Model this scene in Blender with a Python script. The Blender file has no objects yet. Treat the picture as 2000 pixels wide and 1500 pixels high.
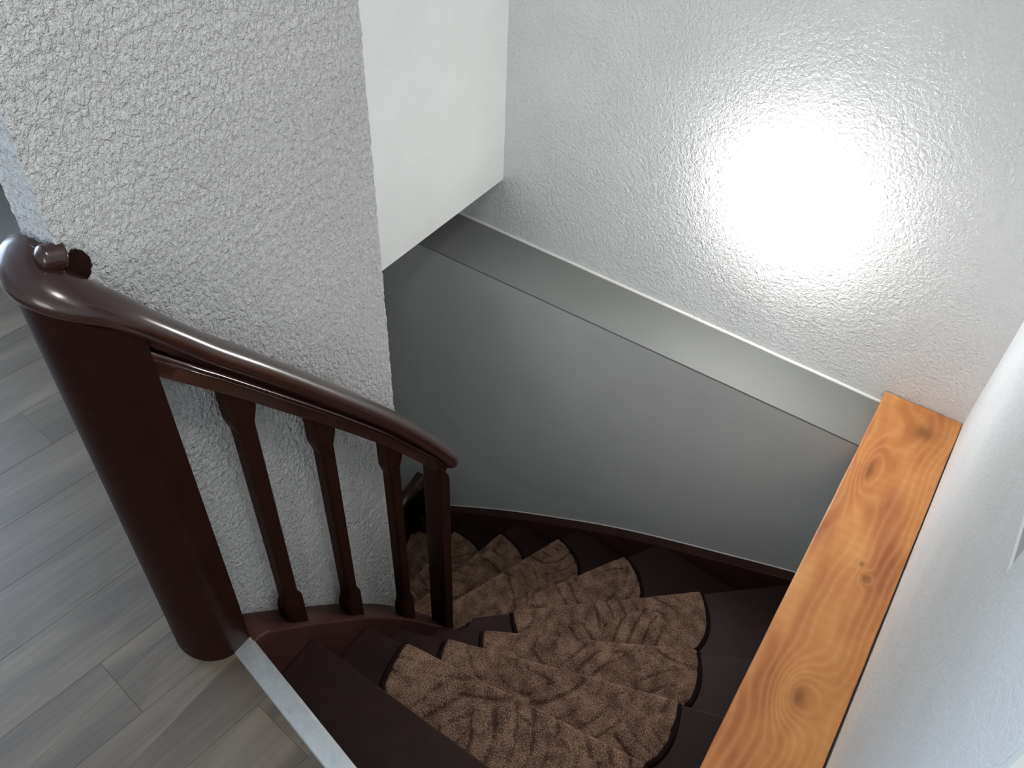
import bpy, bmesh, math, random
from mathutils import Vector, Matrix, noise
random.seed(4)
sc = bpy.context.scene
C = sc.collection

# ---------------------------------------------------------------- camera
cam_d = bpy.data.cameras.new('camera')
cam_d.sensor_width = 36.0
cam_d.lens = 36.0 * 1750 / 2000
cam_d.clip_start = 0.01
cam = bpy.data.objects.new('camera', cam_d)
C.objects.link(cam)
PITCH, ROLL, AZ = math.radians(45.5), math.radians(2.8), math.radians(31.1)
def world_from_cam(v):
    # camera frame: x right, y down, z forward
    cp, sp, cr, sr = math.cos(PITCH), math.sin(PITCH), math.cos(ROLL), math.sin(ROLL)
    R = Matrix(((cr, -sr, 0), (sr, cr, 0), (0, 0, 1)))
    down, fw, rt = R @ Vector((0, cp, sp)), R @ Vector((0, -sp, cp)), R @ Vector((1, 0, 0))
    a = math.cos(AZ) * fw + math.sin(AZ) * rt
    b = -math.sin(AZ) * fw + math.cos(AZ) * rt
    v = Vector(v)
    return Vector((b.dot(v), a.dot(v), -down.dot(v)))
X_, Y_, Z_ = world_from_cam((1, 0, 0)), world_from_cam((0, -1, 0)), world_from_cam((0, 0, -1))
M = Matrix((X_, Y_, Z_)).transposed().to_4x4()
M.translation = (0, 0, 1.70)
cam.matrix_world = M
sc.camera = cam

# ---------------------------------------------------------------- light, exposure
sc.view_settings.view_transform = 'Standard'
sc.view_settings.look = 'None'
sc.view_settings.gamma = 1.0
sc.view_settings.exposure = 0.0
sc.view_settings.use_curve_mapping = False
LAMP = 27.0            # emission of the opal lamp glass
w = bpy.data.worlds.new('world'); sc.world = w; w.use_nodes = True
bg = w.node_tree.nodes['Background']
bg.inputs['Color'].default_value = (0.75, 0.86, 1.0, 1)
bg.inputs['Strength'].default_value = 2.0
def area(name, loc, rot, sx, sy, power, col):
    l = bpy.data.lights.new(name, 'AREA'); l.shape = 'RECTANGLE'; l.size = sx; l.size_y = sy
    l.energy = power; l.color = col
    o = bpy.data.objects.new(name, l); C.objects.link(o); o.location = loc; o.rotation_euler = rot
    return o
# daylight at the balcony door to the left and a ceiling light of the landing
PW_ = dict(door=64, ceil=9, front=30)
area('daylight_door', (-3.34, 0.2, 1.15), (0, math.radians(-90), 0), 2.0, 1.5, PW_['door'], (0.60, 0.76, 1.0))
area('ceiling_light', (-0.15, 0.62, 2.32), (0, 0, 0), 0.3, 0.3, PW_['ceil'], (1.0, 0.985, 0.955))
area('fill_front', (0.45, -2.40, 1.45), (math.radians(90), 0, 0), 1.3, 1.3, PW_['front'], (1.0, 0.985, 0.955))  # added soft fill from behind the camera, no window stands there

# ---------------------------------------------------------------- materials
def S(c):  # sRGB 0-255 to linear
    return tuple(((x / 255) / 12.92 if x / 255 <= .04045 else ((x / 255 + .055) / 1.055) ** 2.4) for x in c) + (1,)
class Mat:
    def __init__(s, name):
        s.m = bpy.data.materials.new(name); s.m.use_nodes = True
        s.t = s.m.node_tree; s.b = s.t.nodes['Principled BSDF']
    def n(s, kind, **kw):
        nd = s.t.nodes.new(kind)
        for k, v in kw.items():
            if k in nd.inputs: nd.inputs[k].default_value = v
            else: setattr(nd, k, v)
        return nd
    def l(s, a, b): s.t.links.new(a, b)
    def math(s, op, a, b=None, c=None):
        nd = s.t.nodes.new('ShaderNodeMath'); nd.operation = op
        for i, v in enumerate((a, b, c)):
            if v is None: continue
            if isinstance(v, (int, float)): nd.inputs[i].default_value = v
            else: s.l(v, nd.inputs[i])
        return nd.outputs[0]
    def ramp(s, fac, stops):
        r = s.t.nodes.new('ShaderNodeValToRGB'); e = r.color_ramp.elements
        while len(e) < len(stops): e.new(.5)
        for el, (p, c) in zip(e, stops): el.position = p; el.color = c
        s.l(fac, r.inputs[0]); return r.outputs[0]
    def bump(s, h, strength, dist, prev=None):
        b = s.n('ShaderNodeBump', Strength=strength, Distance=dist); s.l(h, b.inputs['Height'])
        if prev: s.l(prev, b.inputs['Normal'])
        return b.outputs[0]

def plain(name, col, rough=.6, spec=.5, metal=0, coat=0):
    m = Mat(name); m.b.inputs['Base Color'].default_value = S(col)
    m.b.inputs['Roughness'].default_value = rough; m.b.inputs['Specular IOR Level'].default_value = spec
    m.b.inputs['Metallic'].default_value = metal; m.b.inputs['Coat Weight'].default_value = coat
    return m

def plaster(name, col, rough, size, dist, strength=1.0, spec=.4, stretch=1.0, kind='stucco', fine=.3):
    m = plain(name, col, rough, spec)
    tc = m.n('ShaderNodeTexCoord')
    mp = m.n('ShaderNodeMapping'); mp.inputs['Scale'].default_value = (1, 1, stretch)
    m.l(tc.outputs['Object'], mp.inputs[0])
    n1 = m.n('ShaderNodeTexNoise', Scale=1 / size, Detail=2.5, Roughness=.55, Distortion=.6)
    m.l(mp.outputs[0], n1.inputs['Vector'])
    if kind == 'stucco':
        v = m.n('ShaderNodeTexVoronoi', Scale=.9 / size); v.feature = 'SMOOTH_F1'
        m.l(mp.outputs[0], v.inputs['Vector'])
        h = m.math('ADD', m.math('MULTIPLY', n1.outputs[0], 1.0), m.math('MULTIPLY', v.outputs['Distance'], -.35))
    else:
        h = n1.outputs[0]
    n2 = m.n('ShaderNodeTexNoise', Scale=3.2 / size, Detail=2)
    m.l(tc.outputs['Object'], n2.inputs['Vector'])
    h = m.math('ADD', h, m.math('MULTIPLY', n2.outputs[0], fine))
    m.l(m.bump(h, strength, dist), m.b.inputs['Normal'])
    # faint uneven paint
    n3 = m.n('ShaderNodeTexNoise', Scale=5, Detail=3); m.l(tc.outputs['Object'], n3.inputs['Vector'])
    c = S(col)
    m.l(m.ramp(n3.outputs[0], [(.35, tuple(x * .95 for x in c[:3]) + (1,)), (.65, c)]), m.b.inputs['Base Color'])
    return m

M_STUCCO = plaster('rough_plaster', (228, 228, 227), .75, .0072, .020, 1.0, .25, .7)
M_WOODCHIP = plaster('woodchip_paper', (236, 237, 236), .40, .0115, .008, .9, .5, 1, 'chip', .2)
M_RIGHT = plaster('fine_woodchip', (232, 236, 238), .6, .011, .003, .7, .4, 1, 'chip', .3)
M_SMOOTH = plaster('smooth_paint', (238, 240, 238), .7, .006, .0005, .4, .3, 1, 'chip', .5)
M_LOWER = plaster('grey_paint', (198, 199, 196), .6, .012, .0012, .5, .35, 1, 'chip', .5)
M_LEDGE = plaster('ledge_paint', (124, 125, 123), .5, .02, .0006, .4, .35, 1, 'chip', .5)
M_CAULK = plain('caulk', (232, 231, 226), .5)
M_DARKVOID = plain('dark_side', (120, 118, 115), .8)

def brown(name, col, rough=.3, coat=.0, bumpd=.0004, spec=.17):
    m = plain(name, col, rough, spec, 0, coat)
    m.b.inputs['Coat Roughness'].default_value = .12
    tc = m.n('ShaderNodeTexCoord')
    n = m.n('ShaderNodeTexNoise', Scale=14, Detail=4); m.l(tc.outputs['Object'], n.inputs[0])
    c = S(col)
    m.l(m.ramp(n.outputs[0], [(.3, tuple(x * .8 for x in c[:3]) + (1,)), (.7, tuple(x * 1.15 for x in c[:3]) + (1,))]), m.b.inputs['Base Color'])
    n2 = m.n('ShaderNodeTexNoise', Scale=60, Detail=2); m.l(tc.outputs['Object'], n2.inputs[0])
    m.l(m.bump(n2.outputs[0], .4, bumpd), m.b.inputs['Normal'])
    return m
M_RAIL = brown('gloss_brown_wood', (50, 27, 24), .24, .35, .0002, .5)
M_POST = brown('brown_wood', (36, 18, 14), .42, 0, .0003, .06)
M_SUB = brown('satin_brown_wood', (47, 27, 23), .22, .5, .0002, .4)
M_TREAD = brown('brown_painted_tread', (42, 25, 24), .5, 0)
M_STRING = brown('brown_string_paint', (66, 41, 37), .45, 0)
M_BIND = plain('mat_binding', (26, 13, 14), .9, .15)

def beam_mat():
    m = plain('oiled_pine', (196, 128, 66), .42, .4)
    tc = m.n('ShaderNodeTexCoord'); sp = m.n('ShaderNodeSeparateXYZ'); m.l(tc.outputs['Object'], sp.inputs[0])
    x, y = sp.outputs[0], sp.outputs[1]
    nz = m.n('ShaderNodeTexNoise', Scale=1.0, Detail=2)
    mp = m.n('ShaderNodeMapping'); mp.inputs['Scale'].default_value = (5, 1.6, 5); m.l(tc.outputs['Object'], mp.inputs[0]); m.l(mp.outputs[0], nz.inputs[0])
    f = m.math('ADD', m.math('MULTIPLY', x, 7.0), m.math('MULTIPLY', nz.outputs[0], 1.5))
    dark = None
    for kx, ky, sx, sy, amp in ((.100, 1.155, .055, .080, 1.0), (.128, 1.548, .016, .022, .45), (.108, 1.585, .010, .012, .3),
                                (.120, 2.13, .09, .10, -.3), (.03, 1.9, .03, .12, .5), (.17, .85, .05, .08, .5), (.06, .55, .05, .09, -.6)):
        dx = m.math('DIVIDE', m.math('SUBTRACT', x, kx), sx); dy = m.math('DIVIDE', m.math('SUBTRACT', y, ky), sy)
        r2 = m.math('ADD', m.math('MULTIPLY', dx, dx), m.math('MULTIPLY', dy, dy))
        g = m.math('POWER', 2.718, m.math('MULTIPLY', r2, -1.0))
        f = m.math('ADD', f, m.math('MULTIPLY', g, amp))
        core = m.math('POWER', 2.718, m.math('MULTIPLY', r2, -9.0 if sx > .02 else -2.5))
        dark = core if dark is None else m.math('ADD', dark, core)
    s_ = m.math('SINE', m.math('MULTIPLY', f, 34.0))
    s_ = m.math('MULTIPLY_ADD', s_, .5, .5)
    s_ = m.math('POWER', s_, 2.0)
    big = m.n('ShaderNodeTexNoise', Scale=6.0, Detail=3); m.l(mp.outputs[0], big.inputs[0]); big.inputs['Scale'].default_value = 2.2
    base = m.ramp(big.outputs[0], [(.30, S((160, 92, 52))), (.50, S((193, 126, 70))), (.70, S((214, 152, 88)))])
    mix = m.n('ShaderNodeMix', data_type='RGBA'); m.l(m.math('MULTIPLY', s_, .24), mix.inputs[0]); m.l(base, mix.inputs[6]); mix.inputs[7].default_value = S((226, 172, 112))
    # cross ripples left by the planer
    w_ = m.n('ShaderNodeTexWave', Scale=9, Distortion=2.5, Detail=2); w_.bands_direction = 'Y'; m.l(tc.outputs['Object'], w_.inputs[0])
    mixw = m.n('ShaderNodeMix', data_type='RGBA'); m.l(m.math('MULTIPLY', w_.outputs[1], .13), mixw.inputs[0]); m.l(mix.outputs[2], mixw.inputs[6]); mixw.inputs[7].default_value = S((176, 100, 60))
    mix2 = m.n('ShaderNodeMix', data_type='RGBA'); m.l(m.math('MINIMUM', m.math('MULTIPLY', dark, .75), .8), mix2.inputs[0]); m.l(mixw.outputs[2], mix2.inputs[6]); mix2.inputs[7].default_value = S((112, 68, 34))
    m.l(mix2.outputs[2], m.b.inputs['Base Color'])
    m.l(m.bump(s_, .25, .0006), m.b.inputs['Normal'])
    return m
M_BEAM = beam_mat()

def floor_mat():
    m = plain('grey_oak_laminate', (140, 128, 118), .38, .45)
    tc = m.n('ShaderNodeTexCoord'); oi = m.n('ShaderNodeObjectInfo')
    ad = m.n('ShaderNodeVectorMath'); ad.operation = 'ADD'
    cb = m.n('ShaderNodeCombineXYZ'); m.l(m.math('MULTIPLY', oi.outputs['Random'], 37.0), cb.inputs[1]); m.l(m.math('MULTIPLY', oi.outputs['Random'], 11.0), cb.inputs[0])
    m.l(tc.outputs['Object'], ad.inputs[0]); m.l(cb.outputs[0], ad.inputs[1])
    mp = m.n('ShaderNodeMapping'); mp.inputs['Scale'].default_value = (9, 1.3, 1); m.l(ad.outputs[0], mp.inputs[0])
    n1 = m.n('ShaderNodeTexNoise', Scale=1.0, Detail=5, Roughness=.6, Distortion=.5); m.l(mp.outputs[0], n1.inputs[0])
    mp2 = m.n('ShaderNodeMapping'); mp2.inputs['Scale'].default_value = (120, 4, 1); m.l(ad.outputs[0], mp2.inputs[0])
    n2 = m.n('ShaderNodeTexNoise', Scale=1.0, Detail=3); m.l(mp2.outputs[0], n2.inputs[0])
    f = m.math('ADD', m.math('MULTIPLY', n1.outputs[0], .8), m.math('MULTIPLY', n2.outputs[0], .22))
    f = m.math('ADD', f, m.math('MULTIPLY', m.math('SUBTRACT', oi.outputs['Random'], .5), .03))
    m.l(m.ramp(f, [(.34, S((76, 67, 59))), (.50, S((93, 83, 72))), (.68, S((113, 102, 88)))]), m.b.inputs['Base Color'])
    m.l(m.bump(n2.outputs[0], .3, .0004), m.b.inputs['Normal'])
    return m
M_FLOOR = floor_mat()

def carpet_mat():
    m = plain('brown_carved_carpet', (100, 70, 55), 1.0, .1)
    m.b.inputs['Sheen Weight'].default_value = .35; m.b.inputs['Sheen Roughness'].default_value = .5
    m.b.inputs['Sheen Tint'].default_value = S((190, 150, 125))
    tc = m.n('ShaderNodeTexCoord'); at = m.n('ShaderNodeAttribute', attribute_name='groove')
    n = m.n('ShaderNodeTexNoise', Scale=330, Detail=2, Roughness=.8); m.l(tc.outputs['Object'], n.inputs[0])
    n2 = m.n('ShaderNodeTexNoise', Scale=25, Detail=3); m.l(tc.outputs['Object'], n2.inputs[0])
    f = m.math('ADD', m.math('MULTIPLY', n.outputs[0], 1.0), m.math('MULTIPLY', n2.outputs[0], .35))
    f = m.math('SUBTRACT', f, m.math('MULTIPLY', at.outputs['Fac'], .11))
    m.l(m.ramp(f, [(.42, S((34, 22, 18))), (.62, S((84, 62, 51))), (.82, S((166, 136, 116)))]), m.b.inputs['Base Color'])
    m.l(m.bump(n.outputs[0], 1.0, .003), m.b.inputs['Normal'])
    return m
M_CARPET = carpet_mat()

def alu_mat():
    m = plain('brushed_aluminium', (200, 204, 205), .42, .5, .75)
    tc = m.n('ShaderNodeTexCoord')
    n = m.n('ShaderNodeTexNoise', Scale=9, Detail=6, Roughness=.7); m.l(tc.outputs['Object'], n.inputs[0])
    m.l(m.ramp(n.outputs[0], [(.35, S((172, 178, 180))), (.6, S((222, 225, 226)))]), m.b.inputs['Base Color'])
    m.l(m.ramp(n.outputs[0], [(.4, (.5, .5, .5, 1)), (.62, (.25, .25, .25, 1))]), m.b.inputs['Roughness'])
    n2 = m.n('ShaderNodeTexNoise', Scale=70, Detail=3); m.l(tc.outputs['Object'], n2.inputs[0])
    m.l(m.bump(n2.outputs[0], .3, .0006), m.b.inputs['Normal'])
    return m
M_ALU = alu_mat()
M_GLASS = plain('opal_glass', (255, 255, 255), .3)
M_GLASS.b.inputs['Emission Color'].default_value = (1.0, .985, .96, 1)
M_GLASS.b.inputs['Emission Strength'].default_value = LAMP
M_WHITE = plain('white_enamel', (235, 235, 232), .35)
M_PANE = plain('window_glass', (255, 255, 255), .02)
M_PANE.b.inputs['Transmission Weight'].default_value = 1.0

# ---------------------------------------------------------------- mesh helpers
def link(name, bm, mat, parent=None, smooth=False, kind=None):
    bmesh.ops.recalc_face_normals(bm, faces=bm.faces)
    me = bpy.data.meshes.new(name); bm.to_mesh(me); bm.free()
    o = bpy.data.objects.new(name, me); C.objects.link(o); me.materials.append(mat.m)
    if smooth:
        for p in me.polygons: p.use_smooth = True
    if parent: o.parent = parent
    if kind: o['kind'] = kind
    return o
def bevel_obj(o, w=.003, seg=2, ang=35):
    md = o.modifiers.new('bevel', 'BEVEL'); md.width = w; md.segments = seg; md.limit_method = 'ANGLE'; md.angle_limit = math.radians(ang)
    return o
def box(bm, x0, x1, y0, y1, z0, z1):
    v = [bm.verts.new((x, y, z)) for z in (z0, z1) for x, y in ((x0, y0), (x1, y0), (x1, y1), (x0, y1))]
    for f in ((3, 2, 1, 0), (4, 5, 6, 7), (0, 1, 5, 4), (1, 2, 6, 5), (2, 3, 7, 6), (3, 0, 4, 7)): bm.faces.new([v[i] for i in f])
def prism(bm, pts, z0, z1):
    """pts: plan polygon; z0/z1 numbers or per-point lists."""
    n = len(pts)
    a = [bm.verts.new((p[0], p[1], z0[i] if isinstance(z0, (list, tuple)) else z0)) for i, p in enumerate(pts)]
    b = [bm.verts.new((p[0], p[1], z1[i] if isinstance(z1, (list, tuple)) else z1)) for i, p in enumerate(pts)]
    for i in range(n):
        j = (i + 1) % n; bm.faces.new((a[i], a[j], b[j], b[i]))
    bm.faces.new(a[::-1]); bm.faces.new(b)
def BX(*a):
    bm = bmesh.new(); box(bm, *a); return bm
def PR(*a):
    bm = bmesh.new(); prism(bm, *a); return bm
def thing(name, label, cat, loc=(0, 0, 0), group=None):
    o = bpy.data.objects.new(name, None); C.objects.link(o); o.location = loc
    o['label'] = label; o['category'] = cat
    if group: o['group'] = group
    o.empty_display_size = .1
    return o
def tag(o, label, cat, group=None):
    o['label'] = label; o['category'] = cat
    if group: o['group'] = group
    return o
def local(o, root):
    """keep world place of a mesh written in world coordinates when parented to an offset Empty"""
    o.data.transform(Matrix.Translation(-Vector(root.location))); return o
def interp(tab, y):
    if y <= tab[0][0]:
        (a, b), (c, d) = tab[0], tab[1]; return b + (d - b) * (y - a) / (c - a)
    for (a, b), (c, d) in zip(tab, tab[1:]):
        if y <= c: return b + (d - b) * (y - a) / (c - a)
    (a, b), (c, d) = tab[-2], tab[-1]; return b + (d - b) * (y - a) / (c - a)
def catmull(P, n=8):
    P = [Vector(p) for p in P]; Q = [2 * P[0] - P[1]] + P + [2 * P[-1] - P[-2]]; out = []
    for i in range(1, len(Q) - 2):
        for k in range(n):
            t = k / n; a, b, c, d = Q[i - 1], Q[i], Q[i + 1], Q[i + 2]
            out.append(.5 * ((2 * b) + (c - a) * t + (2 * a - 5 * b + 4 * c - d) * t * t + (-a + 3 * b - 3 * c + d) * t ** 3))
    out.append(P[-1]); return out
def sweep(bm, path, prof, scale=None):
    """prof: (side, up) points; side is horizontal, up perpendicular to the path"""
    rings = []
    for i, p in enumerate(path):
        t = (path[min(i + 1, len(path) - 1)] - path[max(i - 1, 0)]).normalized()
        side = t.cross(Vector((0, 0, 1))).normalized(); up = side.cross(t).normalized()
        s = scale[i] if scale else 1
        rings.append([bm.verts.new(p + side * a * s + up * b * s) for a, b in prof])
    n = len(prof)
    for r, q in zip(rings, rings[1:]):
        for k in range(n): bm.faces.new((r[k], r[(k + 1) % n], q[(k + 1) % n], q[k]))
    bm.faces.new(rings[0][::-1]); bm.faces.new(rings[-1])
    return rings

# ---------------------------------------------------------------- setting: walls, floor, ceiling
TOP = 2.34
def ub(x): return 2.246 - .035 * x          # front of the upper back wall
def lb(x): return 2.033 - .019 * x          # front of the lower back wall
LZ = -.27                                    # ledge height
# upper back wall (woodchip paper)
def flat_wall(name, pts, z0, z1, mat):
    o = link(name, PR(pts, z0, z1), mat); o['kind'] = 'structure'; return o
flat_wall('wall_back', [(-1.9, ub(-1.9)), (.36, ub(.36)), (.36, ub(.36) + .15), (-1.9, ub(-1.9) + .15)], LZ - .12, TOP, M_WOODCHIP)
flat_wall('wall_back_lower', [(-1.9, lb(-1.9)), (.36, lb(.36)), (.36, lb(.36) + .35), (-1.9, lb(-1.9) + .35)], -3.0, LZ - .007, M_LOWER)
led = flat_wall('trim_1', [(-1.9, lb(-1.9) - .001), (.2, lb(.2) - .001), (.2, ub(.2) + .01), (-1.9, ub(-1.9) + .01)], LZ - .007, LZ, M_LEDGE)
bevel_obj(led, .002)
# pale filler bead where the ledge meets the upper wall
bm = bmesh.new(); P = [Vector((x / 20, ub(x / 20) - .002, LZ + .001 + .0012 * noise.noise(Vector((x * .37, 0, 0))))) for x in range(-36, 4)]
sweep(bm, P, [(.006 * math.cos(a * math.pi / 4), .006 * math.sin(a * math.pi / 4)) for a in range(8)])
link('filler_bead', bm, M_CAULK, led, True)
# spine wall with rough plaster
SP = -.967
y0, y1 = .468, 1.075
sw = link('wall_left', BX(SP - .073, SP, y0, y1, -3.0, TOP), M_STUCCO); sw['kind'] = 'structure'
# give the plaster edges a ragged line: subdivide and push vertices along the corners
bm = bmesh.new(); bm.from_mesh(sw.data)
bmesh.ops.subdivide_edges(bm, edges=[e for e in bm.edges if abs(e.verts[0].co.z - e.verts[1].co.z) > 1], cuts=900)
for v in bm.verts:
    n1 = noise.noise(Vector((v.co.x * 40, v.co.y * 40, v.co.z * 85)))
    v.co.y += .0028 * n1 * (1 if v.co.y > .8 else -1); v.co.x += .0016 * noise.noise(Vector((7, v.co.y * 60, v.co.z * 90)))
bm.to_mesh(sw.data); bm.free()
# header wall between upper landing and back wall
px = lambda y: -1.463 - .03 * (2.297 - y)
hw = flat_wall('wall_middle', [(px(1.0), 1.0), (px(2.31), 2.31), (-1.62, 2.31), (-1.62, 1.0)], -.045, TOP, M_SMOOTH)
# right wall with a niche, and its smooth near return
NX, NY0, NY1, NZ0, NZ1 = .205, .858, 1.40, .773, 1.55
YR = .50
bm = bmesh.new()
box(bm, NX, NX + .16, YR, ub(.2) + .02, -3.0, NZ0); box(bm, NX, NX + .16, YR, ub(.2) + .02, NZ1, TOP)
box(bm, NX, NX + .16, YR, NY0, NZ0, NZ1); box(bm, NX, NX + .16, NY1, ub(.2) + .02, NZ0, NZ1)
rw = link('wall_right', bm, M_RIGHT); rw['kind'] = 'structure'
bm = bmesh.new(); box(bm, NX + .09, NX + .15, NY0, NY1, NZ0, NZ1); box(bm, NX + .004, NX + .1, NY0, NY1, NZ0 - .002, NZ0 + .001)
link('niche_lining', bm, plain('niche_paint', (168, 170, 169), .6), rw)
o = link('wall_right_return', BX(NX + .003, 1.6, YR - .012, YR, -.2, TOP), M_SMOOTH); o['kind'] = 'structure'
# lower right wall under the beam, lower left wall
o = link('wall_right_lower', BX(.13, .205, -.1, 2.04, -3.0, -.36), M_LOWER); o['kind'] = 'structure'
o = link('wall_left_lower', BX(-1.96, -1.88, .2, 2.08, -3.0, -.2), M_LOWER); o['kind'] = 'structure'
# outer shell of the landing
def shell(name, a, mat=M_SMOOTH):
    o = link(name, BX(*a), mat); o['kind'] = 'structure'; return o
shell('wall_front', (-3.45, 1.7, -2.6, -2.45, -.2, TOP))
shell('wall_right_front', (1.6, 1.7, -2.45, YR, -.2, TOP))
bm = bmesh.new()
box(bm, -3.45, -3.3, -2.45, -.6, 0, TOP); box(bm, -3.45, -3.3, 1.0, 2.6, 0, TOP); box(bm, -3.45, -3.3, -.6, 1.0, 2.15, TOP); box(bm, -3.45, -3.3, -.6, 1.0, 0, .12)
box(bm, -3.3, -2.75, .80, 1.5, 0, TOP)  # unseen pier, added to shade the floor beyond the spine wall
o = link('wall_left_far', bm, M_SMOOTH); o['kind'] = 'structure'
bm = bmesh.new()
for a in ((-.6, -.53), (.17, .23), (.93, 1.0)): box(bm, -3.42, -3.36, a[0], a[1], .12, 2.15)
for a in ((.12, .2), (2.07, 2.15)): box(bm, -3.42, -3.36, -.53, .93, *a)
o = link('window_1', bm, M_WHITE); o['kind'] = 'structure'
link('pane', BX(-3.392, -3.388, -.53, .93, .2, 2.07), M_PANE, o)
shell('wall_back_landing', (-3.45, -1.63, 1.75, 1.9, -.04, TOP))
shell('ceiling', (-3.45, 1.7, -2.6, 2.6, TOP, TOP + .1))
# lower storey closed off
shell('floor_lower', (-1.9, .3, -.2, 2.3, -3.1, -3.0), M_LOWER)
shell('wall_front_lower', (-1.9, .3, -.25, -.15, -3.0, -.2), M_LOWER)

# ---------------------------------------------------------------- upper floor: planks
TA, TB = Vector((-.918, .472)), Vector((.22, .198))          # edge of the landing
def edge_y(x): return TA.y + (x - TA.x) * (TB.y - TA.y) / (TB.x - TA.x)
fl = link('floor', PR([(-3.45, -2.6), (1.7, -2.6), (1.7, YR), (.205, YR), (.205, edge_y(.205)), (-.90, edge_y(-.9)), (-.97, .52), (-1.04, .52), (-1.04, 1.0), (-1.62, 1.0), (-1.62, 2.31), (-3.45, 2.31)], -.2, -.010), M_DARKVOID)
fl['kind'] = 'structure'
ang = math.radians(-8.3); PW = .15
u = Vector((math.cos(ang), math.sin(ang))); v_ = Vector((-math.sin(ang), math.cos(ang)))   # across / along
org = Vector((-1.111, .30))
def clip(poly, n, d):
    out = []
    for i, p in enumerate(poly):
        q = poly[(i + 1) % len(poly)]; a, b = p.dot(n) - d, q.dot(n) - d
        if a <= 0: out.append(p)
        if (a < 0 < b) or (b < 0 < a): out.append(p + (q - p) * (a / (a - b)))
    return out
def hp(p, q):   # half-plane left of p->q is kept
    p, q = Vector(p), Vector(q); t = q - p; n = Vector((t.y, -t.x)); return n, n.dot(p)
# two convex floor regions: in front of the stairs, and left of the spine wall
regions = [[hp((-3.3, -2.4), (1.6, -2.4)), hp((1.6, -2.4), (1.6, 1)), hp((.22, edge_y(.22)), (-.9, edge_y(-.9))), hp((-.95, 1), (-.95, -3)) ],
           ]
cnt = 0
def plank(poly):
    global cnt
    if len(poly) < 3: return
    area_ = abs(sum(poly[i].x * poly[(i + 1) % len(poly)].y - poly[(i + 1) % len(poly)].x * poly[i].y for i in range(len(poly)))) / 2
    if area_ < .0008: return
    c = sum(poly, Vector((0, 0))) / len(poly)
    loc = [Vector(((p - c).dot(u), (p - c).dot(v_))) for p in poly]
    bm = bmesh.new(); prism(bm, [(p.x, p.y) for p in loc], -.012, 0)
    o = link('plank', bm, M_FLOOR, fl); o.location = (c.x, c.y, 0); o.rotation_euler = (0, 0, ang)
    bevel_obj(o, .0004, 1, 50); cnt += 1
GAP = .0002
for i in range(-18, 19):
    off = (i * .437) % 1.0 * 1.25
    for j in range(-4, 4):
        c0 = org + u * (i * PW + GAP) + v_ * (j * 1.25 - off + GAP)
        quad = [c0, c0 + u * (PW - 2 * GAP), c0 + u * (PW - 2 * GAP) + v_ * (1.25 - 2 * GAP), c0 + v_ * (1.25 - 2 * GAP)]
        # landing in front, right of x=-1.045 and up to the stair edge
        base = list(quad)
        for h in (hp((-3.29, -2.44), (1.59, -2.44)), hp((1.59, -2.44), (1.59, .48))): base = clip(base, *h) if len(base) > 2 else []
        A = list(base)
        for h in (hp((TB.x, TB.y - .004), (TA.x, TA.y - .004)), hp((-.90, 1), (-.90, -3))):
            # keep left of (TB->TA): y below the edge ; keep x > -.90
            pass
        def cl(poly, tests):
            for n, d in tests:
                if len(poly) < 3: return []
                poly = clip(poly, Vector(n), d)
            return poly
        tn = Vector((-(TB.y - TA.y), TB.x - TA.x)).normalized(); td = tn.dot(TA) - .002
        A = cl(list(base), [(tuple(tn), td), ((-1, 0), .90), ((1, 0), .20)])
        B = cl(list(base), [((1, 0), -.90), ((-1, 0), 1.05), ((0, 1), .466)])
        D = cl(list(base), [((1, 0), -1.05), ((-1, 0), 3.29), ((0, 1), 0.995)])
        E_ = cl(list(base), [((-1, 0), -.20), ((0, 1), YR - .02)])
        for q in (A, B, D, E_):
            if q: plank(q)

# ---------------------------------------------------------------- aluminium edge trim
t = Vector((TB.x - TA.x, TB.y - TA.y)).normalized(); nrm = Vector((-t.y, t.x))
bm = bmesh.new()
P0 = TA + t * .004
prof = [(-.004, .0), (-.002, .0035), (.034, .0045), (.040, .002), (.041, -.028), (.038, -.028), (.037, -.001), (-.004, -.001)]
L_ = (TB - TA).length
rings = []
for k in range(25):
    p = P0 + t * (L_ * k / 24)
    rings.append([bm.verts.new((p.x + nrm.x * a, p.y + nrm.y * a, b + .0006 * noise.noise(Vector((k * .7, a * 30, 0))))) for a, b in prof])
for r, q in zip(rings, rings[1:]):
    for k in range(len(prof)): bm.faces.new((r[k], r[(k + 1) % len(prof)], q[(k + 1) % len(prof)], q[k]))
bm.faces.new(rings[0][::-1]); bm.faces.new(rings[-1])
o = link('edge_trim', bm, M_ALU)
tag(o, 'scuffed aluminium edge strip where the laminate floor meets the stairs', 'trim strip')

# ---------------------------------------------------------------- staircase
st = thing('winder_staircase', 'dark brown painted wooden staircase winding down to the left', 'staircase', (-.889, .645, -3.0))
R = .19
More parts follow.
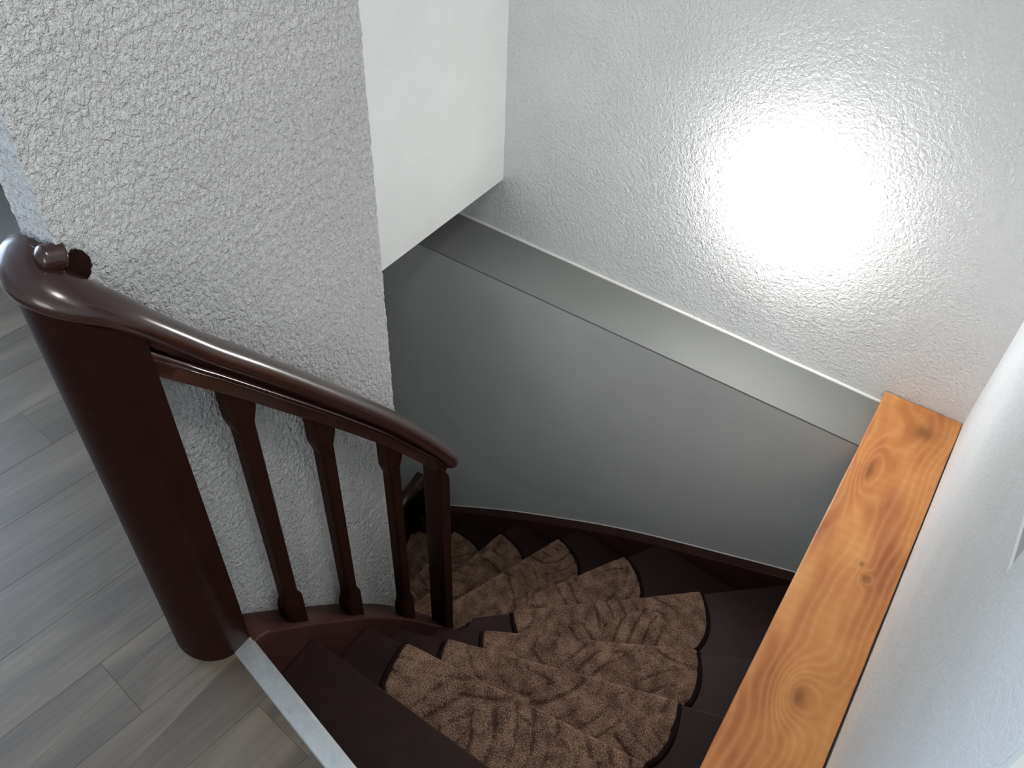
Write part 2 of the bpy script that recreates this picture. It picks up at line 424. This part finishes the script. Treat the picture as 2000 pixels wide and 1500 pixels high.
# nosing lines: (inner point, outer point)
N = [((-.889, .47), (.125, .43)),
     ((-.889, .645), (.125, .610)),
     ((-.889, .812), (.125, .917)),
     ((-.889, .930), (.125, 1.255)),
     ((-.872, 1.070), (.125, 1.608)),
     ((-.860, 1.255), (-.010, 1.990)),
     ((-.960, 1.255), (-.515, 2.000)),
     ((-1.150, 1.255), (-.860, 2.010)),
     ((-1.300, 1.255), (-1.155, 2.015)),
     ((-1.420, 1.255), (-1.425, 2.020)),
     ((-1.480, 1.255), (-1.700, 2.020)),
     ((-1.480, 1.050), (-1.84, 1.70)),
     ((-1.480, .900), (-1.84, 1.05)),]
def line_ext(a, b, s0, s1):
    a, b = Vector(a), Vector(b); d = (b - a).normalized(); return a - d * s0, b + d * s1
TH = .038
for k in range(1, 13):
    z = -R * k
    a0, b0 = Vector(N[k - 1][0]), Vector(N[k - 1][1]); a1, b1 = Vector(N[k][0]), Vector(N[k][1])
    # tread runs a little behind the nosing above
    m0 = ((a1 + b1) / 2 - (a0 + b0) / 2); d0 = (b0 - a0).normalized(); nn = Vector((-d0.y, d0.x))
    if nn.dot(m0) > 0: nn = -nn
    back = .03
    pts = [a1, b1]
    if k == 5: pts.append(Vector((.125, 2.0)))        # the corner winder fills the square corner
    if k == 10: pts.append(Vector((-1.84, 2.02))) if False else None
    if k == 11: pts.append(Vector((-1.84, 2.02)))
    pts += [b0 + nn * back, a0 + nn * back]
    pts = [p for p in pts if p is not None]
    tb = link('tread', PR([(p.x, p.y) for p in pts], z - TH, z), M_TREAD, st)
    local(tb, st); bevel_obj(tb, .005, 3, 40)
    # riser under the nosing
    d1 = (b1 - a1).normalized(); n1 = Vector((-d1.y, d1.x))
    if n1.dot(m0) > 0: n1 = -n1
    ra, rb = a1 + n1 * .03, b1 + n1 * .03
    rz = link('riser', PR([tuple(ra), tuple(rb), tuple(rb + n1 * .016), tuple(ra + n1 * .016)], z - R, z - TH), M_TREAD, st)
    local(rz, st)
# riser from the landing
rz = link('riser', PR([(-.889, .462), (.125, .205), (.125, .187), (-.889, .444)], -R, -.03), M_TREAD, st); local(rz, st)
tb = link('tread', PR([(-.889, .47), (.125, .23), (.125, .43), (-.889, .5)], -R - TH, -R + .0005), M_TREAD, st); local(tb, st)

# inner string along the spine wall
XS = [(.50, -.928), (.85, -.928), (1.0, -.915), (1.14, -.888)]
ZS = [(.488, .036), (.525, .010), (.67, -.165), (.817, -.350), (.946, -.535), (1.1, -.785), (1.16, -.89)]
bm = bmesh.new(); ys = [.498 + i * (1.135 - .498) / 28 for i in range(29)]; rings = []
for y in ys:
    xc, z = interp(XS, y), min(.003, interp(ZS, y)); xb = max(SP + .0, xc - .05) if y < 1.07 else xc - .04
    xb = SP + .001 if y < 1.07 else xc - .045
    rings.append([bm.verts.new(q) for q in ((xc + .039, y, z), (xb, y, z), (xb, y, z - .34), (xc + .039, y, z - .34))])
for r, q in zip(rings, rings[1:]):
    for k in range(4): bm.faces.new((r[k], r[(k + 1) % 4], q[(k + 1) % 4], q[k]))
bm.faces.new(rings[0]); bm.faces.new(rings[-1])
o = link('stair_string', bm, M_STRING, st); local(o, st); bevel_obj(o, .004, 2, 50)
# curved well string that turns round the end of the spine wall
bm = bmesh.new(); path = []
pts = [(-.869, 1.10, -.80), (-.876, 1.17, -.95), (-.91, 1.225, -1.08), (-.98, 1.245, -1.22), (-1.10, 1.25, -1.38), (-1.30, 1.25, -1.60), (-1.48, 1.25, -1.80)]
cp_ = catmull(pts, 6); rings = []
for i, p in enumerate(cp_):
    tt = (cp_[min(i + 1, len(cp_) - 1)] - cp_[max(i - 1, 0)]); tt.z = 0; tt.normalize(); sd = Vector((-tt.y, tt.x, 0)) * .035
    rings.append([bm.verts.new(q) for q in (p, p + sd, p + sd - Vector((0, 0, .30)), p - Vector((0, 0, .30)))])
for r, q in zip(rings, rings[1:]):
    for k in range(4): bm.faces.new((r[k], r[(k + 1) % 4], q[(k + 1) % 4], q[k]))
bm.faces.new(rings[0]); bm.faces.new(rings[-1])
o = link('stair_string', bm, M_STRING, st); local(o, st)
# outer string on the back wall, swept top
ZO = [(-1.88, -1.96), (-1.566, -1.765), (-1.25, -1.55), (-1.0, -1.405), (-.75, -1.262), (-.505, -1.15), (-.25, -1.045), (-.036, -.955), (.125, -.90)]
bm = bmesh.new(); rings = []
for i in range(61):
    x = -1.879 + i * 2.004 / 60; z = interp(ZO, x)
    # smooth the polyline
    z = sum(interp(ZO, x + d) for d in (-.12, -.08, -.04, 0, .04, .08, .12)) / 7
    yf = lb(x) - .042; yb = lb(x) - .001
    rings.append([bm.verts.new(q) for q in ((x, yf, z), (x, yb, z), (x, yb, z - .36), (x, yf, z - .36))])
for r, q in zip(rings, rings[1:]):
    for k in range(4): bm.faces.new((r[k], r[(k + 1) % 4], q[(k + 1) % 4], q[k]))
bm.faces.new(rings[0]); bm.faces.new(rings[-1])
o = link('stair_string', bm, M_STRING, st); local(o, st); bevel_obj(o, .004, 2, 50)
bm = bmesh.new(); P = [Vector((-1.85 + i * .033, lb(-1.85 + i * .033) - .0015, sum(interp(ZO, -1.85 + i * .033 + d) for d in (-.12, -.08, -.04, 0, .04, .08, .12)) / 7 + .001)) for i in range(60)]
sweep(bm, P, [(.0028 * math.cos(a * math.pi / 4), .0028 * math.sin(a * math.pi / 4)) for a in range(8)])
link('filler_bead', bm, M_CAULK, bpy.data.objects['wall_back_lower'], True)
# string on the lower left wall
o = link('stair_string', PR([(-1.879, .6), (-1.84, .6), (-1.84, 2.0), (-1.879, 2.0)], [-2.6, -2.6, -2.2, -2.2], [-2.25, -2.25, -1.85, -1.85]), M_STRING, st); local(o, st)
# railing of the lower flight
hr = thing('stair_handrail', 'dark brown handrail low in the stairwell, seen between last baluster and end post', 'handrail', (-1.68, 1.95, -2.28))
bm = bmesh.new(); cp_ = catmull([(-1.68, 2.02, -1.585), (-1.68, 1.95, -1.60), (-1.675, 1.85, -1.615), (-1.67, 1.6, -1.75), (-1.67, 1.1, -2.05)], 8)
circ = [(.034 * math.cos(a * math.pi / 6), .032 * math.sin(a * math.pi / 6)) for a in range(12)]
sweep(bm, cp_, circ); o = link('grip', bm, M_RAIL, hr, True); local(o, hr)
o = link('side_board', PR([(-1.70, 1.1), (-1.655, 1.1), (-1.655, 2.0), (-1.70, 2.0)], [-2.25, -2.25, -1.80, -1.80], [-2.10, -2.10, -1.62, -1.62]), M_POST, hr); local(o, hr)
o = link('post', BX(-1.71, -1.65, 1.90, 1.96, -2.28, -1.62), M_POST, hr); local(o, hr); bevel_obj(o, .006, 2)

# ---------------------------------------------------------------- stair mats
def mat_outline():
    P = [(0, 0), (.65, 0), (.65, .06), (.642, .11), (.622, .155), (.59, .19), (.55, .215), (.50, .228), (.42, .234), (.325, .236)]
    return P + [(.65 - x, y) for x, y in P[:1:-1][1:]]
from math import hypot
def inside(P, x, y):
    c = False; n = len(P)
    for i in range(n):
        (x0, y0), (x1, y1) = P[i], P[(i + 1) % n]
        if (y0 > y) != (y1 > y) and x < (x1 - x0) * (y - y0) / (y1 - y0) + x0: c = not c
    return c
def halfspan(v):     # u-range of the mat outline at depth v
    tab = [(0, 0), (.06, 0), (.11, .008), (.155, .028), (.19, .06), (.215, .10), (.228, .15), (.234, .23), (.236, .325)]
    return interp(tab, max(0, min(v, .236)))
def groove(x, y, seed):
    """carved arcs: cells of concentric crescents"""
    best, b2, cc = 9, 9, None
    s = .21
    gx, gy = math.floor(x / s), math.floor(y / s)
    for i in (-1, 0, 1):
        for j in (-1, 0, 1):
            h = noise.cell_vector(Vector((gx + i, gy + j, seed * 3.7)))
            cx, cy = (gx + i + .5 + .45 * h.x) * s, (gy + j + .5 + .45 * h.y) * s
            d = hypot(x - cx, y - cy)
            if d < best: best, cc = d, (cx, cy, h)
    h = cc[2]; a = h.z * math.pi * 2
    fx, fy = cc[0] + .12 * math.cos(a), cc[1] + .12 * math.sin(a)      # arc focus off-centre
    dx, dy = x - fx, y - fy
    c_, s_ = math.cos(a), math.sin(a); du, dv = dx * c_ + dy * s_, -dx * s_ + dy * c_
    r = hypot(du * 1.0, dv * .55)
    wv = math.sin(r * 2 * math.pi / .044 + 2 * noise.noise(Vector((x * 9, y * 9, seed))))
    g = max(0, wv - .55) / .45
    return g * max(0, min(1, .6 + 1.3 * noise.noise(Vector((x * 9, y * 9, seed + 5)))))
def build_mat(idx, a, b, z, start, seed):
    a, b = Vector(a), Vector(b); d = (b - a).normalized(); n = Vector((-d.y, d.x))
    prev = (Vector(N[idx - 1][0]) + Vector(N[idx - 1][1])) / 2 - (a + b) / 2
    if n.dot(prev) < 0: n = -n
    o0 = start
    root = thing('stair_mat', LABELS[idx], 'stair mat', (o0.x, o0.y, z), 'brown stair mats on the treads')
    flip = d.cross(n) < 0
    Tm = Matrix(((d.x, n.x, 0), (d.y, n.y, 0), (0, 0, 1)))
    # pile: grid in u,v, wraps over the nosing at v<0
    NU, NV = 170, 60
    bm = bmesh.new(); rows = []; vals = []
    lip = .030
    for j in range(NV + 1):
        vv = j / NV; row = []
        s = -lip + vv * (.232 + lip)
        for i in range(NU + 1):
            hs = halfspan(max(0, s)) + .004
            if s < 0: hs += .004 * (-s / lip)
            x = hs + (.65 - 2 * hs) * i / NU
            g = groove(x, s, seed)
            edge = min(1, min(x - hs, .65 - hs - x) / .01 + .25, (.236 - s) / .012 + .2)
            h = .0125 * edge ** .5 - .004 * g + .0012 * noise.noise(Vector((x * 170, s * 170, seed)))
            if s >= 0: p = Vector((x, s + .002, h)) if s > .012 else None
            else: p = None
            if p is None:      # rounded nosing: quarter circle then straight down
                rr = .012; L = rr * math.pi / 2; t0 = .012 - s
                if t0 < L:
                    an = t0 / rr; cx_, cz_ = .014, h - rr
                    p = Vector((x, .014 - (rr) * math.sin(an), h - rr + rr * math.cos(an)))
                else:
                    hh = h - .0125
                    p = Vector((x, .002 - hh, -.0 - (t0 - L) + hh * 0))
                p.y -= .008
            row.append(bm.verts.new(Tm @ p)); vals.append(g)
        rows.append(row)
    for r, q in zip(rows, rows[1:]):
        for i in range(NU): bm.faces.new((r[i], r[i + 1], q[i + 1], q[i]))
    me_o = link('pile', bm, M_CARPET, root, True)
    at = me_o.data.attributes.new('groove', 'FLOAT', 'POINT')
    at.data.foreach_set('value', vals)
    # bound edge: dark band around sides and back
    P = [(0, .001), (0, .06), (.008, .11), (.028, .155), (.06, .19), (.10, .215), (.15, .228), (.23, .234), (.325, .236)]
    P = P + [(.65 - x, y) for x, y in P[::-1][1:]]
    path = [Vector((x, y, .001)) for x, y in P]
    path = catmull(path, 3)
    bm = bmesh.new(); rings = []
    for i, p in enumerate(path):
        tt = (path[min(i + 1, len(path) - 1)] - path[max(i - 1, 0)]).normalized(); sd = Vector((-tt.y, tt.x, 0))
        prof = [(-.013, 0), (-.012, .006), (-.007, .0095), (.002, .010), (.006, .007), (.008, 0)]
        if i < 3 or i > len(path) - 4: prof = [(a_, b_ * .6) for a_, b_ in prof]
        rings.append([bm.verts.new(Tm @ (p + sd * a_ + Vector((0, 0, b_)))) for a_, b_ in prof])
    for r, q in zip(rings, rings[1:]):
        for k in range(6): bm.faces.new((r[k], r[(k + 1) % 6], q[(k + 1) % 6], q[k]))
    bm.faces.new(rings[0][::-1]); bm.faces.new(rings[-1])
    link('bound_edge', bm, M_BIND, root, True)
    # pad under the pile closes the mat
    bm = bmesh.new(); prism(bm, [tuple((Tm @ Vector((x, max(y, .0), 0)))[:2]) for x, y in P], .0004, .004)
    link('backing', bm, M_BIND, root)
    return root
LABELS = {2: 'brown carved carpet stair mat nearest the viewer, cut by the bottom edge of the photo',
          3: 'brown carpet stair mat second from the viewer, its right end beside the pine beam',
          4: 'brown carpet stair mat third from the viewer, long and nearly level in the photo',
          5: 'brown carpet stair mat on the widest corner winder, fourth from the viewer',
          6: 'brown carpet stair mat fifth from the viewer, just past the corner winder, tilted up right',
          7: 'brown carpet stair mat sixth from the viewer, on a narrow winder',
          8: 'small-looking brown stair mat seventh from the viewer, right of the end post',
          9: 'brown stair mat partly hidden behind the railing end post, only its right end showing',
          10: 'lowest visible brown stair mat, seen between the last baluster and the end post'}
starts = {2: (-.775, None), 3: (-.760, None), 4: (-.747, None), 5: (-.764, None), 6: (-.925, None)}
for k in range(2, 11):
    a, b = Vector(N[k][0]), Vector(N[k][1]); d = (b - a).normalized()
    if k in starts: s0 = a + d * ((starts[k][0] - a.x) / d.x)
    elif k == 10: s0 = a + d * .05
    else: s0 = b - d * (.65 + .095)
    build_mat(k, a, b, -R * k, s0, k * 1.7)

# ---------------------------------------------------------------- railing
rl = thing('stair_railing', 'glossy dark brown wooden railing with rounded newel, square balusters and curved handrail', 'railing', (-.972, .505, 0))
ZR = [(.45, .825), (.504, .765), (.603, .645), (.668, .562), (.777, .421), (.844, .334), (.946, .198), (1.017, .092), (1.087, -.013), (1.14, -.11)]
def xr(y): return interp([(.5, -.930), (.8, -.925), (1.0, -.905), (1.14, -.882)], y)
SUB = .050
# sub-rail
bm = bmesh.new(); rings = []
for i in range(34):
    y = .485 + i * (1.126 - .485) / 33; z = interp(ZR, y); x = xr(y)
    tp = min(1, max(0, (y - .49) / .09)); tp = tp * tp * (3 - 2 * tp)
    rings.append([bm.verts.new((x + (.0235 + (a - .0235) * tp if a > .02 else a), y, z + b)) for a, b in ((.024, 0), (.024, SUB - .020), (.0275, SUB - .0185), (.0285, SUB - .0155), (.0262, SUB - .0118), (.0290, SUB - .0095), (.0302, SUB - .0055), (.0282, SUB - .0015), (.024, SUB), (-.020, SUB), (-.020, 0))])
for r, q in zip(rings, rings[1:]):
    for k in range(11): bm.faces.new((r[k], r[(k + 1) % 11], q[(k + 1) % 11], q[k]))
bm.faces.new(rings[0]); bm.faces.new(rings[-1])
o = link('rail_board', bm, M_SUB, rl); local(o, rl); o.data.polygons.foreach_set('use_smooth', [True] * len(o.data.polygons)); o.data.set_sharp_from_angle(angle=math.radians(50))
# grip with mushroom profile, ending in a level turn against the wall end
gp = [(xr(1.142) - .003, 1.142, interp(ZR, 1.142) + SUB)]
gp += [(xr(y) - .004, y, interp(ZR, y) + SUB) for y in (1.125, 1.05, .96, .86, .76, .66, .58)]
gp += [(-.932, .515, .812), (-.937, .476, .868), (-.952, .447, .904), (-.977, .434, .926), (-1.002, .440, .938), (-1.015, .453, .943), (-1.018, .466, .945)]
gpath = catmull(gp, 6)
half = [(.020, -.001), (.021, .003), (.025, .007), (.032, .011), (.0365, .018), (.0375, .026), (.034, .035), (.026, .042), (.014, .0465), (0, .048)]
prof = half + [(-x, y) for x, y in half[::-1][1:]]
sc_ = []
for i, p in enumerate(gpath):
    sc_.append(1.0)
for i, s in ((0, .72), (1, .93)): sc_[i] = s
bm = bmesh.new(); sweep(bm, gpath, prof, sc_)
o = link('handrail', bm, M_RAIL, rl, True); local(o, rl); o['label'] = 'polished rounded handrail, bluish shine on its upper end'
# bracket peg into the wall with a painted rosette
bm = bmesh.new(); cp_ = [Vector((-.977 + i * .0008, .441 + i * .0030, .984 - i * .0008)) for i in range(12)]
sweep(bm, cp_, [(.0175 * math.cos(a * math.pi / 8), .0175 * math.sin(a * math.pi / 8)) for a in range(16)], [.35, .7, .9, 1, 1, 1, 1, 1, 1, 1, 1, 1])
o = link('wall_peg', bm, M_RAIL, rl, True); local(o, rl)
bm = bmesh.new()
pt = [(SP + .001, .484 + .019 * (1 + .18 * noise.noise(Vector((math.cos(a * .39) * 2, math.sin(a * .39) * 2, 0)))) * math.cos(a * math.pi / 16) * 1.0,
       .952 + .025 * (1 + .25 * noise.noise(Vector((math.cos(a * .9) * 3, a, 0)))) * math.sin(a * math.pi / 16)) for a in range(32)]
a_ = [bm.verts.new(p) for p in pt]; b_ = [bm.verts.new((p[0] + .004, p[1], p[2])) for p in pt]
bm.faces.new(a_); bm.faces.new(b_)
for i in range(32): bm.faces.new((a_[i], a_[(i + 1) % 32], b_[(i + 1) % 32], b_[i]))
o = link('wall_rosette', bm, M_POST, rl); local(o, rl)
# newel: rounded post wrapped round the wall end
cx, cy, rx, ry = -.985, .476, .080, .066
plan = [(-.905, .508)] + [(cx + rx * math.cos(-a * math.pi / 24), cy + ry * math.sin(-a * math.pi / 24)) for a in range(25)]
plan += [(-1.065, .505), (-1.041, .505), (-1.041, .466), (SP + .001, .466), (SP + .001, .508)]
def rail_z(x, y):
    best, zz = 9, 0
    for p in gpath:
        d = hypot(p.x - x, p.y - y)
        if d < best: best, zz = d, p.z
    return zz
bm = bmesh.new(); n = len(plan); rows = []
tops = [rail_z(*p) + .014 for p in plan]
for k in range(2):
    rows.append([bm.verts.new((p[0], p[1], 0 if k == 0 else tops[i])) for i, p in enumerate(plan)])
for i in range(n): j = (i + 1) % n; bm.faces.new((rows[0][i], rows[0][j], rows[1][j], rows[1][i]))
bm.faces.new(rows[0][::-1]); f = bm.faces.new(rows[1]); bmesh.ops.triangulate(bm, faces=[f])
o = link('newel_post', bm, M_POST, rl); local(o, rl)
for p in o.data.polygons: p.use_smooth = True
o.data.set_sharp_from_angle(angle=math.radians(35))
# balusters: square ends, narrower chamfered shaft
def baluster(yc):
    x = (xr(yc) + interp(XS, yc)) / 2 + .004; z0 = interp(ZS, yc); z1 = interp(ZR, yc); h = .0185
    bm = bmesh.new(); rings = []
    def top(dy): return interp(ZR, yc + dy) + .002
    def bot(dy): return interp(ZS, yc + dy) - .004
    lv = []
    def ring(wx, wy, zf):
        c = .0055
        q = [(-wx + c, -wy), (wx - c, -wy), (wx, -wy + c), (wx, wy - c), (wx - c, wy), (-wx + c, wy), (-wx, wy - c), (-wx, -wy + c)]
        rings.append([bm.verts.new((x + a, yc + b, zf(b))) for a, b in q])
    zb = z0 + .105; zt = z1 - .075
    ring(h, .025, bot); ring(h, .025, lambda b: zb - .028); ring(h - .001, .0235, lambda b: zb - .018)
    ring(h - .003, .0175, lambda b: zb)
    ring(h - .003, .0175, lambda b: zb + .05); ring(h - .003, .0180, lambda b: (zb + zt) / 2); ring(h - .003, .0185, lambda b: zt - .05); ring(h - .003, .0185, lambda b: zt)
    ring(h - .002, .0245, lambda b: zt + .022); ring(h, .0265, lambda b: zt + .034); ring(h, .0275, top)
    for r, q in zip(rings, rings[1:]):
        for k in range(8): bm.faces.new((r[k], r[(k + 1) % 8], q[(k + 1) % 8], q[k]))
    bm.faces.new(rings[0][::-1]); bm.faces.new(rings[-1])
    o = link('baluster', bm, M_POST, rl); local(o, rl)
for yc in (.636, .804, .981): baluster(yc)
# end post: lower rail turns down into it
bm = bmesh.new()
prism(bm, [(-.913, 1.100), (-.857, 1.100), (-.857, 1.128), (-.857, 1.140), (-.913, 1.140)], -1.05, [interp(ZR, 1.1) + .02, interp(ZR, 1.1) + .02, interp(ZR, 1.128) + .03, interp(ZR, 1.140) + .015, interp(ZR, 1.14) + .015])
o = link('end_post', bm, M_POST, rl); local(o, rl); bevel_obj(o, .004, 3, 40)

# ---------------------------------------------------------------- pine beam
BZ = -.215
bm = bmesh.new()
yb, yn = ub(.1) - .004, .205
prism(bm, [(-.020, yn), (.196, yn), (.203, yb), (-.026, yb)], BZ - .14, BZ)
bmesh.ops.subdivide_edges(bm, edges=[e for e in bm.edges if abs(e.verts[0].co.y - e.verts[1].co.y) > 1], cuts=60)
for v in bm.verts: v.co.x += .0012 * noise.noise(Vector((v.co.x * 9, v.co.y * 9, v.co.z)))
o = link('timber_beam', bm, M_BEAM)
bevel_obj(o, .004, 2, 40)
tag(o, 'orange-brown oiled pine beam with knots, running along the foot of the right wall', 'beam')

# ---------------------------------------------------------------- wall lamp
lx, lz = -.455, .28; ly = ub(lx)
lamp = thing('wall_lamp', 'round white opal wall lamp glowing on the woodchip wall above the ledge', 'lamp', (lx, ly, lz))
bm = bmesh.new()
def lathe(bm, prof, n=64):
    rings = [[bm.verts.new((r * math.cos(2 * math.pi * k / n), -h, r * math.sin(2 * math.pi * k / n))) for k in range(n)] for r, h in prof]
    for r, q in zip(rings, rings[1:]):
        for k in range(n): bm.faces.new((r[k], r[(k + 1) % n], q[(k + 1) % n], q[k]))
    bm.faces.new(rings[0]); bm.faces.new(rings[-1])
LR = .140
lathe(bm, [(LR - .03, 0), (LR - .028, .012)])
link('mounting_plate', bm, M_WHITE, lamp, True)
bm = bmesh.new()
lathe(bm, [(LR - .006, .008), (LR, .014), (LR - .001, .040)] + [(LR * math.cos(a * math.pi / 24), .040 + .085 * math.sin(a * math.pi / 24)) for a in range(1, 12)] + [(.01, .125)])
link('opal_glass', bm, M_GLASS, lamp, True)
